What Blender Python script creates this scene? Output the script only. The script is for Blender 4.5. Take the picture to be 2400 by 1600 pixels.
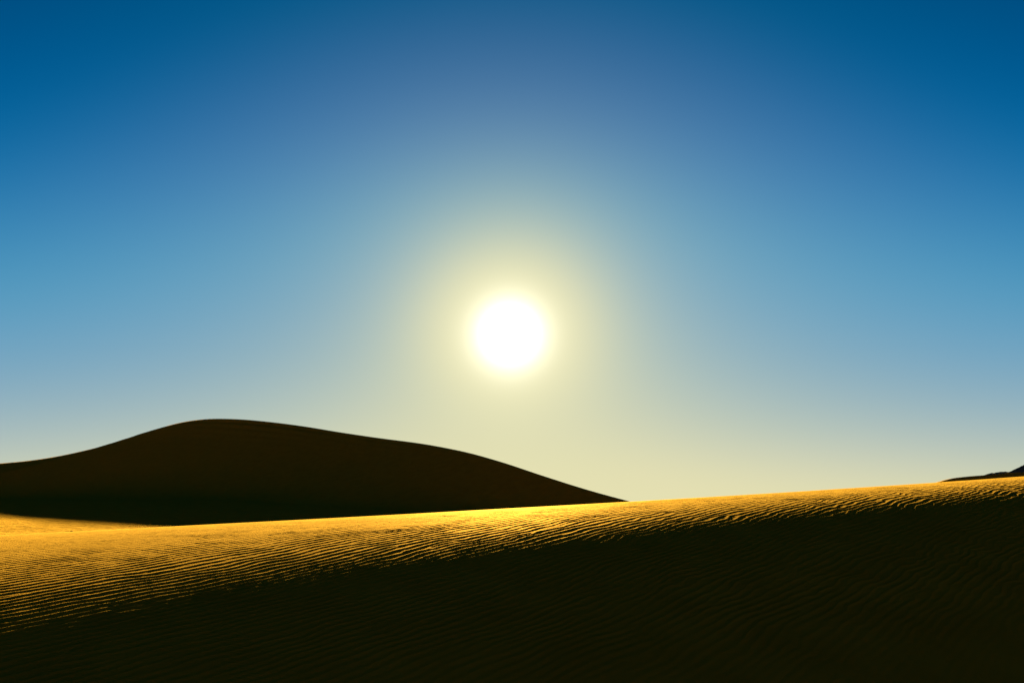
import bpy, math, random
import numpy as np

for o in list(bpy.data.objects):
    bpy.data.objects.remove(o, do_unlink=True)
scene = bpy.context.scene
col = scene.collection
rng = np.random.default_rng(11)
random.seed(5)

# ------------------------------------------------------------------ camera
# the camera's eye is the origin: it stands in a hollow about 1.8 m deep and looks up a little
PITCH = math.radians(11.5)
cam_data = bpy.data.cameras.new("camera")
cam_data.lens = 28.0
cam_data.sensor_width = 36.0
cam_data.clip_start = 0.05
cam_data.clip_end = 30000.0
cam = bpy.data.objects.new("camera", cam_data)
cam.rotation_euler = (math.pi / 2 + PITCH, 0.0, 0.0)
col.objects.link(cam)
scene.camera = cam

# ------------------------------------------------------------------ light, sky, exposure
SUN_EL, SUN_AZ = math.radians(12.02), math.radians(-0.157)      # azimuth from +Y towards +X
SUN = (math.sin(SUN_AZ) * math.cos(SUN_EL), math.cos(SUN_AZ) * math.cos(SUN_EL), math.sin(SUN_EL))
EXPOSURE = 4.17

world = bpy.data.worlds.new("World")
scene.world = world
world.use_nodes = True
nt = world.node_tree
nt.nodes.clear()
N, L = nt.nodes.new, nt.links.new


def vmath(op, a, b=None, c=None):
    n = N("ShaderNodeMath")
    n.operation = op
    for k, v in enumerate((a, b, c)):
        if v is None:
            continue
        if isinstance(v, (int, float)):
            n.inputs[k].default_value = v
        else:
            L(v, n.inputs[k])
    return n.outputs[0]


sky = N("ShaderNodeTexSky")
sky.sky_type = 'NISHITA'
sky.sun_disc = False
sky.sun_elevation = SUN_EL
sky.sun_rotation = SUN_AZ
sky.altitude = 1500.0
sky.air_density = 1.0
sky.dust_density = 0.3
sky.ozone_density = 1.0
sep = N("ShaderNodeSeparateColor")
L(sky.outputs[0], sep.inputs[0])
tc = N("ShaderNodeTexCoord")
dot = N("ShaderNodeVectorMath")
dot.operation = 'DOT_PRODUCT'
L(tc.outputs["Generated"], dot.inputs[0])
dot.inputs[1].default_value = SUN
theta = vmath('MULTIPLY', vmath('ARCCOSINE', vmath('MINIMUM', dot.outputs["Value"], 0.999999)), 57.29578)


def falloff(scale):
    return vmath('EXPONENT', vmath('MULTIPLY', theta, -1.0 / scale))


def shoulder(k, gain, power, terms):
    """film-like response of one channel of the sky, with the aureole round the sun added before it saturates"""
    x = vmath('POWER', vmath('MULTIPLY', sep.outputs[k], gain), power)
    for t_, amount in terms:
        x = vmath('MULTIPLY_ADD', t_, amount, x)
    return vmath('SUBTRACT', 1.0, vmath('EXPONENT', vmath('MULTIPLY', x, -1.0)))


glow, broad, halo = falloff(2.3255), falloff(20.0), falloff(1.75)
t2 = vmath('DIVIDE', theta, 1.95)
disc = vmath('EXPONENT', vmath('MULTIPLY', vmath('MULTIPLY', t2, t2), -1.0))   # the sun, blown out
s_r = shoulder(0, 0.1319, 1.5917, ((broad, 0.2782), (glow, 12.70)))
s_g = shoulder(1, 0.2930, 4.5526, ())
s_b = shoulder(2, 0.2276, 3.2737, ((broad, 0.606),))
chan = [vmath('SUBTRACT', vmath('MULTIPLY', s_r, 0.9041), 0.1224),
        vmath('MULTIPLY_ADD', broad, 0.024, vmath('MULTIPLY_ADD', s_r, 0.5354, vmath('MULTIPLY', s_g, 0.1943))),
        vmath('MULTIPLY_ADD', s_r, -0.1381, vmath('MULTIPLY', s_b, 0.5801))]
for k in range(3):
    x = vmath('SMOOTH_MAX', chan[k], 0.0, 0.03)          # no hard edge where red runs out
    x = vmath('MULTIPLY_ADD', disc, 1.5, x)
    chan[k] = vmath('MULTIPLY_ADD', halo, (1.08, 0.98, 0.78)[k], x)
comb = N("ShaderNodeCombineColor")
for k in range(3):
    L(chan[k], comb.inputs[k])
bg = N("ShaderNodeBackground")
L(comb.outputs[0], bg.inputs[0])
bg.inputs[1].default_value = 2.0 ** -EXPOSURE
wout = N("ShaderNodeOutputWorld")
L(bg.outputs[0], wout.inputs[0])

sun_data = bpy.data.lights.new("sun", 'SUN')
sun_data.energy = 5.0
sun_data.angle = math.radians(0.53)
sun_data.color = (1.0, 0.92, 0.70)
sun = bpy.data.objects.new("sun", sun_data)
sun.rotation_euler = (math.pi / 2 - SUN_EL, 0.0, math.pi - SUN_AZ)
sun.location = (0, 60, 40)
col.objects.link(sun)

vs = scene.view_settings
vs.view_transform = 'Standard'
vs.look = 'None'
vs.exposure = EXPOSURE
vs.gamma = 1.0
vs.use_curve_mapping = False
scene.cycles.max_bounces = 6


# ------------------------------------------------------------------ helpers
def grid_mesh(name, X, Y, Z, mat, tris=False):
    """one sheet from 2-D coordinate arrays; faces turned up"""
    ny, nx = X.shape
    me = bpy.data.meshes.new(name)
    me.vertices.add(nx * ny)
    me.vertices.foreach_set("co", np.stack([X, Y, Z], -1).astype(np.float32).ravel())
    idx = np.arange(nx * ny).reshape(ny, nx)
    a, b, c, d = idx[:-1, :-1], idx[:-1, 1:], idx[1:, 1:], idx[1:, :-1]
    e1 = (X[0, 1] - X[0, 0], Y[0, 1] - Y[0, 0])
    e2 = (X[1, 0] - X[0, 0], Y[1, 0] - Y[0, 0])
    q = (a, b, c, d) if e1[0] * e2[1] - e1[1] * e2[0] > 0 else (a, d, c, b)
    f = np.stack(q, -1).reshape(-1, 4)
    if tris:                                   # split along the ripples, not across them
        f = np.concatenate([f[:, [0, 1, 3]], f[:, [1, 2, 3]]])
    n = f.shape[1]
    me.loops.add(f.size)
    me.loops.foreach_set("vertex_index", f.ravel().astype(np.int32))
    me.polygons.add(len(f))
    me.polygons.foreach_set("loop_start", np.arange(0, f.size, n, dtype=np.int32))
    me.polygons.foreach_set("use_smooth", np.ones(len(f), dtype=bool))
    me.update(calc_edges=True)
    me.validate()
    me.materials.append(mat)
    o = bpy.data.objects.new(name, me)
    col.objects.link(o)
    return o


def tag(o, label, category=None, kind=None, group=None):
    o["label"] = label
    if category:
        o["category"] = category
    if kind:
        o["kind"] = kind
    if group:
        o["group"] = group


def lattice(n, seed):
    return np.random.default_rng(seed).standard_normal((n, n))


def vnoise(x, y, seed, n=256):
    """smooth value noise, period n"""
    g = lattice(n, seed)
    xi, yi = np.floor(x).astype(int), np.floor(y).astype(int)
    fx, fy = x - xi, y - yi
    fx, fy = fx * fx * (3 - 2 * fx), fy * fy * (3 - 2 * fy)
    x0, x1, y0, y1 = xi % n, (xi + 1) % n, yi % n, (yi + 1) % n
    return (g[y0, x0] * (1 - fx) + g[y0, x1] * fx) * (1 - fy) + (g[y1, x0] * (1 - fx) + g[y1, x1] * fx) * fy


def smax(a, b, k):
    return 0.5 * (a + b + np.sqrt((a - b) ** 2 + k * k))


def smin(a, b, k):
    return 0.5 * (a + b - np.sqrt((a - b) ** 2 + k * k))


def spaced(lo, fine_lo, fine_hi, hi, step, grow=1.12):
    """even steps between fine_lo and fine_hi, growing steps outside"""
    mid = np.arange(fine_lo, fine_hi + step * 0.5, step)
    up, dn, s = [mid[-1]], [mid[0]], step
    while up[-1] < hi:
        s *= grow
        up.append(up[-1] + s)
    s = step
    while dn[-1] > lo:
        s *= grow
        dn.append(dn[-1] - s)
    return np.concatenate([np.array(dn[1:])[::-1], mid, np.array(up[1:])])


# ------------------------------------------------------------------ materials
GLINT = 0.048


def sand_material(name, ripple_bump):
    m = bpy.data.materials.new(name)
    m.use_nodes = True
    t = m.node_tree
    t.nodes.remove(t.nodes["Principled BSDF"])
    b = t.nodes.new("ShaderNodeBsdfDiffuse")          # matt grains ...
    gl = t.nodes.new("ShaderNodeBsdfGlossy")          # ... with a faint golden glint of quartz against the light
    gl.inputs["Roughness"].default_value = 0.75
    gl.inputs["Color"].default_value = (1.0, 0.56, 0.08, 1)
    mx_ = t.nodes.new("ShaderNodeMixShader")
    mx_.inputs[0].default_value = GLINT
    t.links.new(b.outputs[0], mx_.inputs[1])
    t.links.new(gl.outputs[0], mx_.inputs[2])
    t.links.new(mx_.outputs[0], t.nodes["Material Output"].inputs["Surface"])
    co = t.nodes.new("ShaderNodeTexCoord")

    def noise(scale, detail):
        n = t.nodes.new("ShaderNodeTexNoise")
        n.inputs["Scale"].default_value = scale
        n.inputs["Detail"].default_value = detail
        t.links.new(co.outputs["Object"], n.inputs["Vector"])
        return n

    patch, grain = noise(1.7, 4.0), noise(160.0, 2.0)
    mixf = t.nodes.new("ShaderNodeMath")
    mixf.operation = 'MULTIPLY_ADD'
    t.links.new(grain.outputs["Fac"], mixf.inputs[0])
    mixf.inputs[1].default_value = 0.5
    half = t.nodes.new("ShaderNodeMath")
    half.operation = 'MULTIPLY'
    half.inputs[1].default_value = 0.5
    t.links.new(patch.outputs["Fac"], half.inputs[0])
    t.links.new(half.outputs[0], mixf.inputs[2])
    ramp = t.nodes.new("ShaderNodeValToRGB")
    e = ramp.color_ramp.elements
    e[0].position, e[0].color = 0.28, (0.150, 0.067, 0.0030, 1)
    e[1].position, e[1].color = 0.72, (0.222, 0.106, 0.0075, 1)
    t.links.new(mixf.outputs[0], ramp.inputs[0])
    t.links.new(ramp.outputs[0], b.inputs["Color"])
    bump = t.nodes.new("ShaderNodeBump")
    bump.inputs["Strength"].default_value = 0.55
    bump.inputs["Distance"].default_value = 0.004
    fine = noise(95.0, 4.0)
    t.links.new(fine.outputs["Fac"], bump.inputs["Height"])
    last = bump
    if ripple_bump:
        mp = t.nodes.new("ShaderNodeMapping")
        mp.inputs["Rotation"].default_value = (0, 0, math.radians(-28))
        mp.inputs["Scale"].default_value = (1.1, 3.6, 1.0)
        t.links.new(co.outputs["Object"], mp.inputs["Vector"])
        rn = t.nodes.new("ShaderNodeTexNoise")
        rn.inputs["Scale"].default_value = 1.35
        rn.inputs["Detail"].default_value = 3.0
        rn.inputs["Distortion"].default_value = 0.6
        t.links.new(mp.outputs["Vector"], rn.inputs["Vector"])
        b2 = t.nodes.new("ShaderNodeBump")
        b2.inputs["Strength"].default_value = 1.0
        b2.inputs["Distance"].default_value = ripple_bump
        t.links.new(rn.outputs["Fac"], b2.inputs["Height"])
        t.links.new(bump.outputs["Normal"], b2.inputs["Normal"])
        last = b2
    t.links.new(last.outputs["Normal"], b.inputs["Normal"])
    t.links.new(last.outputs["Normal"], gl.inputs["Normal"])
    return m


def rock_material(name, dark, light, scale, rough=0.9, bump_d=0.0):
    m = bpy.data.materials.new(name)
    m.use_nodes = True
    t = m.node_tree
    b = t.nodes["Principled BSDF"]
    b.inputs["Roughness"].default_value = rough
    b.inputs["Specular IOR Level"].default_value = 0.0
    co = t.nodes.new("ShaderNodeTexCoord")
    n = t.nodes.new("ShaderNodeTexNoise")
    n.inputs["Scale"].default_value = scale
    n.inputs["Detail"].default_value = 6.0
    t.links.new(co.outputs["Object"], n.inputs["Vector"])
    r = t.nodes.new("ShaderNodeValToRGB")
    r.color_ramp.elements[0].position, r.color_ramp.elements[0].color = 0.3, (*dark, 1)
    r.color_ramp.elements[1].position, r.color_ramp.elements[1].color = 0.7, (*light, 1)
    t.links.new(n.outputs["Fac"], r.inputs[0])
    t.links.new(r.outputs[0], b.inputs["Base Color"])
    if bump_d:
        bp = t.nodes.new("ShaderNodeBump")
        bp.inputs["Distance"].default_value = bump_d
        t.links.new(n.outputs["Fac"], bp.inputs["Height"])
        t.links.new(bp.outputs["Normal"], b.inputs["Normal"])
    return m


def add_unseen_dark_plain(m):
    """invented dark plain, never in view, so less sunlight bounces into the shaded slopes"""
    t = m.node_tree
    ramp = next(n for n in t.nodes if n.type == 'VALTORGB')
    diff = next(n for n in t.nodes if n.type == 'BSDF_DIFFUSE')
    co = next(n for n in t.nodes if n.type == 'TEX_COORD')
    ln = t.nodes.new("ShaderNodeVectorMath")
    ln.operation = 'LENGTH'
    t.links.new(co.outputs["Object"], ln.inputs[0])
    wob = t.nodes.new("ShaderNodeTexNoise")
    wob.inputs["Scale"].default_value = 0.02
    t.links.new(co.outputs["Object"], wob.inputs["Vector"])
    add = t.nodes.new("ShaderNodeMath")
    add.operation = 'MULTIPLY_ADD'
    t.links.new(wob.outputs["Fac"], add.inputs[0])
    add.inputs[1].default_value = 60.0
    t.links.new(ln.outputs["Value"], add.inputs[2])
    mr = t.nodes.new("ShaderNodeMapRange")
    mr.inputs["From Min"].default_value = 150.0
    mr.inputs["From Max"].default_value = 175.0
    t.links.new(add.outputs[0], mr.inputs["Value"])
    mix = t.nodes.new("ShaderNodeMix")
    mix.data_type = 'RGBA'
    t.links.new(mr.outputs[0], mix.inputs["Factor"])
    t.links.new(ramp.outputs[0], mix.inputs["A"])
    mix.inputs["B"].default_value = (0.062, 0.050, 0.040, 1)  # made-up dark colour, keeps bounced light off the shaded sand
    t.links.new(mix.outputs["Result"], diff.inputs["Color"])
    return m


SAND = sand_material("rippled_sand", 0.0)
GROUND = add_unseen_dark_plain(sand_material("dune_field_ground", 0.11))
SAND_FLAT = sand_material("wind_blown_sand", 0.05)
ROCK = rock_material("mountain_rock", (0.035, 0.034, 0.038), (0.07, 0.068, 0.072), 0.01)
STONE = rock_material("dark_stone", (0.012, 0.010, 0.008), (0.035, 0.028, 0.020), 40.0, 0.7, 0.004)


# ------------------------------------------------------------------ ground
def ground_height(x, y):
    base = -2.0 + 0.0 * x
    rise = smin(smax(0.10 * (y - 27.0), 0.0 * y, 0.15), 2.6 + 0.0 * y, 1.2)
    side = 1.0 / (1.0 + np.exp((x - 16.0) / 5.0))
    back = 1.0 / (1.0 + np.exp((y - 210.0) / 25.0))
    left = 1.0 / (1.0 + np.exp(-(x + 170.0) / 20.0))
    z = base + rise * side * back * left
    z = z + 0.02 * vnoise(x * 0.35, y * 0.35, 3) + 0.05 * vnoise(x * 0.08, y * 0.08, 4)
    t = np.clip((8.0 - y) / 78.0, 0, 1)                  # unseen drop behind the camera, shaped so its shadow cuts bounced light
    return z - 26.0 * t * t * (3 - 2 * t) - 0.4 * np.clip((12.0 - y) / 3.0, 0, 1)


gx = spaced(-9000, -34, 30, 9000, 0.5, 1.16)
gy = spaced(-9000, 12, 60, 9000, 0.4, 1.16)
GX, GY = np.meshgrid(gx, gy)
ground = grid_mesh("ground", GX, GY, ground_height(GX, GY), GROUND)
tag(ground, "open sand flat between the dunes, a sunlit strip showing at the left", "sand", "structure")

# ------------------------------------------------------------------ foreground dune, rippled
AL, Z0, CG, CQ, LW, C1, C2, C3 = 0.4380, -0.0670, 0.0473, 0.0005, 1.5048, -0.0446, 0.0046, -0.0003
CREST_D = 10.0
CA, SA = math.cos(AL), math.sin(AL)


def dune_height(v, w):
    """v along the crest, w across it, positive towards the camera"""
    vv = np.clip(v, -9, 18)
    wc = np.exp(LW + C1 * vv + C2 * vv ** 2 + C3 * np.clip(v, -9, 12) ** 3)
    zc = Z0 + CG * vv + CQ * vv ** 2 - 0.05 * np.maximum(np.abs(v - 5) - 40, 0)
    s = np.sqrt(w * w + wc * wc) - wc
    z = zc - np.where(w > 0, 0.5, 0.15) * s
    hollow = -1.85 + 0.0 * z
    z = np.where(w > 0, smax(z, hollow - 0.33 * np.maximum(w - 11, 0), 0.12), z)  # unseen slope past the camera, added so less sunlit sand bounces light back
    return z


def to_world(v, w):
    return v * CA + w * SA, CREST_D + v * SA - w * CA


# ripple pattern: wavelength and heading change along the dune
va = np.linspace(-40, 70, 2201)
lam_a = np.interp(va, [-8, -2, 5, 14], [0.066, 0.078, 0.086, 0.098])
del_a = np.interp(va, [-7, -2, 3, 8, 14], [0.50, 0.45, 0.36, 0.25, 0.17])
dlam = np.gradient(lam_a, va)
K_a = np.cumsum((np.tan(del_a) + 2.0 * dlam / lam_a) / lam_a) * (va[1] - va[0])


def ripple_coord(v, w):
    lam = np.interp(v, va, lam_a)
    return w / lam + np.interp(v, va, K_a), lam


def dislocated_phase(v, B):
    """phase of narrow-band noise: long parallel crests with forks where they join"""
    dv, dB = 0.05, 0.125
    nv, nB = 1024, 2048
    noise = np.random.default_rng(21).standard_normal((nB, nv)) + 1j * np.random.default_rng(22).standard_normal((nB, nv))
    fB = np.fft.fftfreq(nB, dB)[:, None]
    fv = np.fft.fftfreq(nv, dv)[None, :]
    filt = np.exp(-0.5 * (fB / 0.11) ** 2 - 0.5 * (fv / 0.55) ** 2)
    z = np.fft.ifft2(np.fft.fft2(noise) * filt)
    z /= np.abs(z).std() + np.abs(z).mean()
    x, y = (v / dv) % nv, (B / dB) % nB
    xi, yi = np.floor(x).astype(int), np.floor(y).astype(int)
    fx, fy = x - xi, y - yi
    x0, x1, y0, y1 = xi % nv, (xi + 1) % nv, yi % nB, (yi + 1) % nB
    c = (z[y0, x0] * (1 - fx) + z[y0, x1] * fx) * (1 - fy) + (z[y1, x0] * (1 - fx) + z[y1, x1] * fx) * fy
    return 2 * np.pi * B + np.angle(c), np.minimum(np.abs(c) / 0.22, 1.0)


fv_ = np.arange(-7.4, 5.0, 0.017)
fv_ = np.concatenate([fv_, fv_[-1] + np.cumsum(0.017 * 1.0042 ** np.arange(345))])
fv_ = np.concatenate([fv_[0] - np.cumsum(0.03 * 1.2 ** np.arange(32))[::-1], fv_, fv_[-1] + np.cumsum(0.1 * 1.15 ** np.arange(31))])
fw_ = np.arange(-0.36, 3.9, 0.0082)
fw_ = np.concatenate([fw_[0] - np.cumsum(0.012 * 1.16 ** np.arange(38))[::-1], fw_, fw_[-1] + np.cumsum(0.0084 * 1.018 ** np.arange(150))])
fw_ = np.concatenate([fw_, fw_[-1] + np.cumsum(0.2 * 1.1 ** np.arange(40))])
FV, FW = np.meshgrid(fv_, fw_)
B, lam = ripple_coord(FV, FW)
wavy = np.clip(1.0 + 0.07 * (FV + 1.0), 0.85, 1.6)
B = B + 0.30 * vnoise(FV * 1.1, FW * 2.4, 31) + 0.16 * wavy * vnoise(FV * 3.7, FW * 6.0, 32) + 0.07 * wavy * vnoise(FV * 9.0, FW * 13.0, 38)
phase, amp = dislocated_phase(FV, B)
sharp = 0.64 - np.sqrt(np.sin(phase / 2 + 0.22 * np.sin(phase)) ** 2 + 0.015)
fine = np.clip((FV + 8.0) / 0.6, 0, 1) * np.clip((18.0 - FV) / 4.0, 0, 1) * np.clip((FW + 0.6) / 0.3, 0, 1) * np.clip((8.0 - FW) / 2.0, 0, 1)
patchy = np.clip(0.98 + 0.07 * vnoise(FV * 1.3, FW * 2.0, 33) + 0.16 * vnoise(FV * 6, FW * 10, 34), 0.4, 1.4)
crest_fade = np.clip(0.60 + 0.15 * FW, 0.5, 1.1) * np.clip(1.0 + 0.06 * (FV + 1.0), 0.80, 1.0)
Z = dune_height(FV, FW)
Z = Z + fine * lam * 0.060 * sharp * amp * patchy * crest_fade
Z = Z + fine * (0.0003 * vnoise(FV * 26, FW * 34, 35) + 0.00012 * vnoise(FV * 27, FW * 80, 36))
Z = Z + 0.0006 * vnoise(FV * 0.9, FW * 1.3, 37) * (FW > -3)
FX, FY = to_world(FV, FW)
dune = grid_mesh("foreground_dune", FX, FY, Z, SAND, tris=True)
tag(dune, "rippled golden foreground dune, its crest sunlit and its near slope in shadow", "dune", "structure")


# ------------------------------------------------------------------ dunes and mountain behind
def ray(px, py):
    """plan heading (x per y) and height per y of a point seen at photograph pixel px, py"""
    f = 2400.0 * cam_data.lens / cam_data.sensor_width
    vx, vy, vz = (px - 1200.0), f, -(py - 800.0)
    c, s = math.cos(PITCH), math.sin(PITCH)
    y, z = c * vy - s * vz, s * vy + c * vz
    return vx / y, z / y


def ridge_mesh(name, cx, cy, cz, offs, near_slope, far_slope, mat, floor, bench=None, bench_slope=0.36, rough=None, foot=0.0):
    """sand lying at rest against a crest line: a sheet whose rows follow the crest (offset 0 is the crest itself)"""
    X = np.repeat(cx[None, :], len(offs), 0)
    Y = cy[None, :] + offs[:, None]
    Z = np.full(X.shape, -1e9)
    near = offs[:, None] <= 0
    for k in range(len(cx)):
        d = np.hypot(X - cx[k], Y - cy[k])
        if bench is not None and bench[k] > 0.01:
            drop = bench_slope * np.minimum(d, bench[k]) + near_slope * np.maximum(d - bench[k], 0)
        else:
            drop = near_slope * d
        Z = np.maximum(Z, cz[k] - np.where(near, drop, far_slope * d))
    if rough is not None:
        Z = Z + rough(X, Y) * np.clip(np.abs(offs)[:, None] / rough_w, 0, 1)
    F = floor(X, Y)
    k = foot * np.clip(np.abs(offs)[:, None] / 10.0, 0, 1) * np.clip(cz[None, :] / 6.0, 0, 1) + 0.02
    Z = smax(Z, F - 0.25 * k - 0.02, k) if foot else np.maximum(Z, F - 1.5)
    return grid_mesh(name, X, Y, Z, mat)


rough_w = 6.0


# the big dark dune at the left: its arm swings towards the camera on the right
SIL = [(-420, 1108), (-250, 1102), (0, 1085.5), (68, 1079), (136, 1068.6), (204, 1054), (272, 1036.3), (340, 1015.5), (391, 998), (442, 986.5), (493, 981.3), (544, 981.5),
       (646, 990), (714, 999), (800, 1013), (867, 1023), (1020, 1044.5), (1102, 1061.5), (1173, 1081.5), (1276, 1115.5),
       (1378, 1147.5), (1469, 1172.5), (1560, 1196), (1700, 1228), (1850, 1255)]
PLAN_T = [-0.95, -0.642, -0.5, -0.42, -0.35, -0.30, -0.215, -0.1, 0.0, 0.1, 0.146, 0.25, 0.4]
PLAN_Y = [106, 115, 115, 109, 97, 87, 74, 61, 53, 48, 46, 43, 41]


def smooth_curve(xs, ys, x):
    """Catmull-Rom-like monotone cubic through the points"""
    xs, ys = np.array(xs, float), np.array(ys, float)
    h = np.diff(xs)
    dlt = np.diff(ys) / h
    m = np.zeros_like(xs)
    m[0], m[-1] = dlt[0], dlt[-1]
    m[1:-1] = (dlt[:-1] * h[1:] + dlt[1:] * h[:-1]) / (h[1:] + h[:-1])
    i = np.clip(np.searchsorted(xs, x) - 1, 0, len(h) - 1)
    t = (x - xs[i]) / h[i]
    return ((2 * t ** 3 - 3 * t ** 2 + 1) * ys[i] + (t ** 3 - 2 * t ** 2 + t) * h[i] * m[i]
            + (-2 * t ** 3 + 3 * t ** 2) * ys[i + 1] + (t ** 3 - t ** 2) * h[i] * m[i + 1])


pxs = np.linspace(-420, 1850, 260)
pys = smooth_curve(*zip(*SIL), pxs)
rt = np.array([ray(a, b) for a, b in zip(pxs, pys)])
yy = smooth_curve(PLAN_T, PLAN_Y, rt[:, 0])
cx, cy, cz = rt[:, 0] * yy, yy, rt[:, 1] * yy
bench = np.interp(pxs, [-420, 0, 300, 470], [7.0, 6.5, 4.5, 0.0])
offs = np.concatenate([-np.cumsum(0.25 * 1.018 ** np.arange(100))[::-1], [0.0], np.cumsum(0.3 * 1.06 ** np.arange(50))])
big = ridge_mesh("background_dune", cx, cy, cz, offs, 0.58, 0.62, SAND_FLAT, ground_height, bench,
                 rough=lambda x, y: 0.06 * vnoise(x * 0.12, y * 0.12, 41), foot=1.6)
tag(big, "large dark dune rising at the left behind the sunlit crest, wholly in shade", "dune", "structure")

# the low dark dune at the far right
SIL_R = [(2090, 1150), (2150, 1140), (2199, 1128.5), (2212, 1124.8), (2234, 1120), (2259, 1117), (2285, 1114.6), (2307, 1113),
         (2365, 1108), (2400, 1106), (2500, 1101), (2700, 1098), (3000, 1104)]
pr = np.linspace(2090, 3000, 150)
rr = np.array([ray(a, b) for a, b in zip(pr, smooth_curve(*zip(*SIL_R), pr))])
yr = np.interp(pr, [2090, 2400, 3000], [150, 140, 130])
low = ridge_mesh("distant_dune", rr[:, 0] * yr, yr, rr[:, 1] * yr, offs, 0.5, 0.62, SAND_FLAT, ground_height)
tag(low, "low black dune behind the sunlit crest at the right edge", "dune", "structure")

# the mountain beyond it
SIL_M = [(2270, 1128), (2290, 1119), (2306.6, 1113), (2315.6, 1109.5), (2324.5, 1107.3), (2329.6, 1108.2), (2333.4, 1106.6), (2343, 1105.2), (2355, 1104.4),
         (2365.3, 1105.7), (2372, 1102), (2380.6, 1098), (2389, 1094), (2400, 1088.2), (2440, 1071), (2500, 1040), (2560, 1018), (2620, 1030), (2700, 1010), (2800, 1040), (2950, 1090)]
pm = np.linspace(2270, 2950, 340)
rm = np.array([ray(a, b) for a, b in zip(pm, np.interp(pm, *zip(*SIL_M)))])
ym = 2600.0 + 0.0 * pm
mz = rm[:, 1] * ym + 0.25 * vnoise(pm * 0.30, pm * 0, 51)
rough_w = 120.0
moffs = np.concatenate([-np.cumsum(6.0 * 1.03 ** np.arange(48))[::-1], [0.0], np.cumsum(8.0 * 1.08 ** np.arange(30))])
mount = ridge_mesh("mountain", rm[:, 0] * ym, ym, mz, moffs, 0.95, 1.3, ROCK, lambda x, y: -4.0 + 0.0 * x,
                   rough=lambda x, y: 9 * np.abs(vnoise(x * 0.012, y * 0.004, 52)) + 5 * vnoise(x * 0.03, y * 0.02, 53) - 8)
tag(mount, "far blue-black rocky mountain rising past the low dune at the right edge", "mountain", "structure")


# ------------------------------------------------------------------ small things
def stone(name, size, seed, loc, rot):
    import bmesh
    bm = bmesh.new()
    bmesh.ops.create_icosphere(bm, subdivisions=2, radius=1.0)
    r = random.Random(seed)
    ax = [(r.uniform(-1, 1), r.uniform(-1, 1), r.uniform(-1, 1), r.uniform(0.62, 0.9)) for _ in range(9)]
    for v in bm.verts:                       # chipped: cut flat along a few random planes
        for a, b, c, d in ax:
            n = math.sqrt(a * a + b * b + c * c)
            h = (v.co.x * a + v.co.y * b + v.co.z * c) / n
            if h > d:
                v.co.x -= (h - d) * a / n
                v.co.y -= (h - d) * b / n
                v.co.z -= (h - d) * c / n
        v.co.x *= size[0]
        v.co.y *= size[1]
        v.co.z *= size[2]
    me = bpy.data.meshes.new(name)
    bm.to_mesh(me)
    bm.free()
    me.materials.append(STONE)
    o = bpy.data.objects.new(name, me)
    o.location = loc
    o.rotation_euler = rot
    col.objects.link(o)
    return o


sx, sy = -19.7, 36.6
sz = float(ground_height(np.array([sx]), np.array([sy]))[0])
s1 = stone("stone", (0.105, 0.07, 0.075), 3, (sx, sy, sz + 0.055), (0.0, -0.3, 0.2))
tag(s1, "small dark stone lying on the sunlit sand flat behind the dune crest", "stone")

# a pebble on the near side of the crest, at the left
pv, pw = -5.35, 0.62
pz = float(dune_height(np.array([pv]), np.array([pw]))[0])
pxx, pyy = to_world(pv, pw)
s2 = stone("pebble", (0.010, 0.008, 0.006), 8, (pxx, pyy, pz + 0.004), (0.1, 0.0, 0.6))
tag(s2, "tiny dark pebble on the rippled foreground dune at the far left", "pebble")
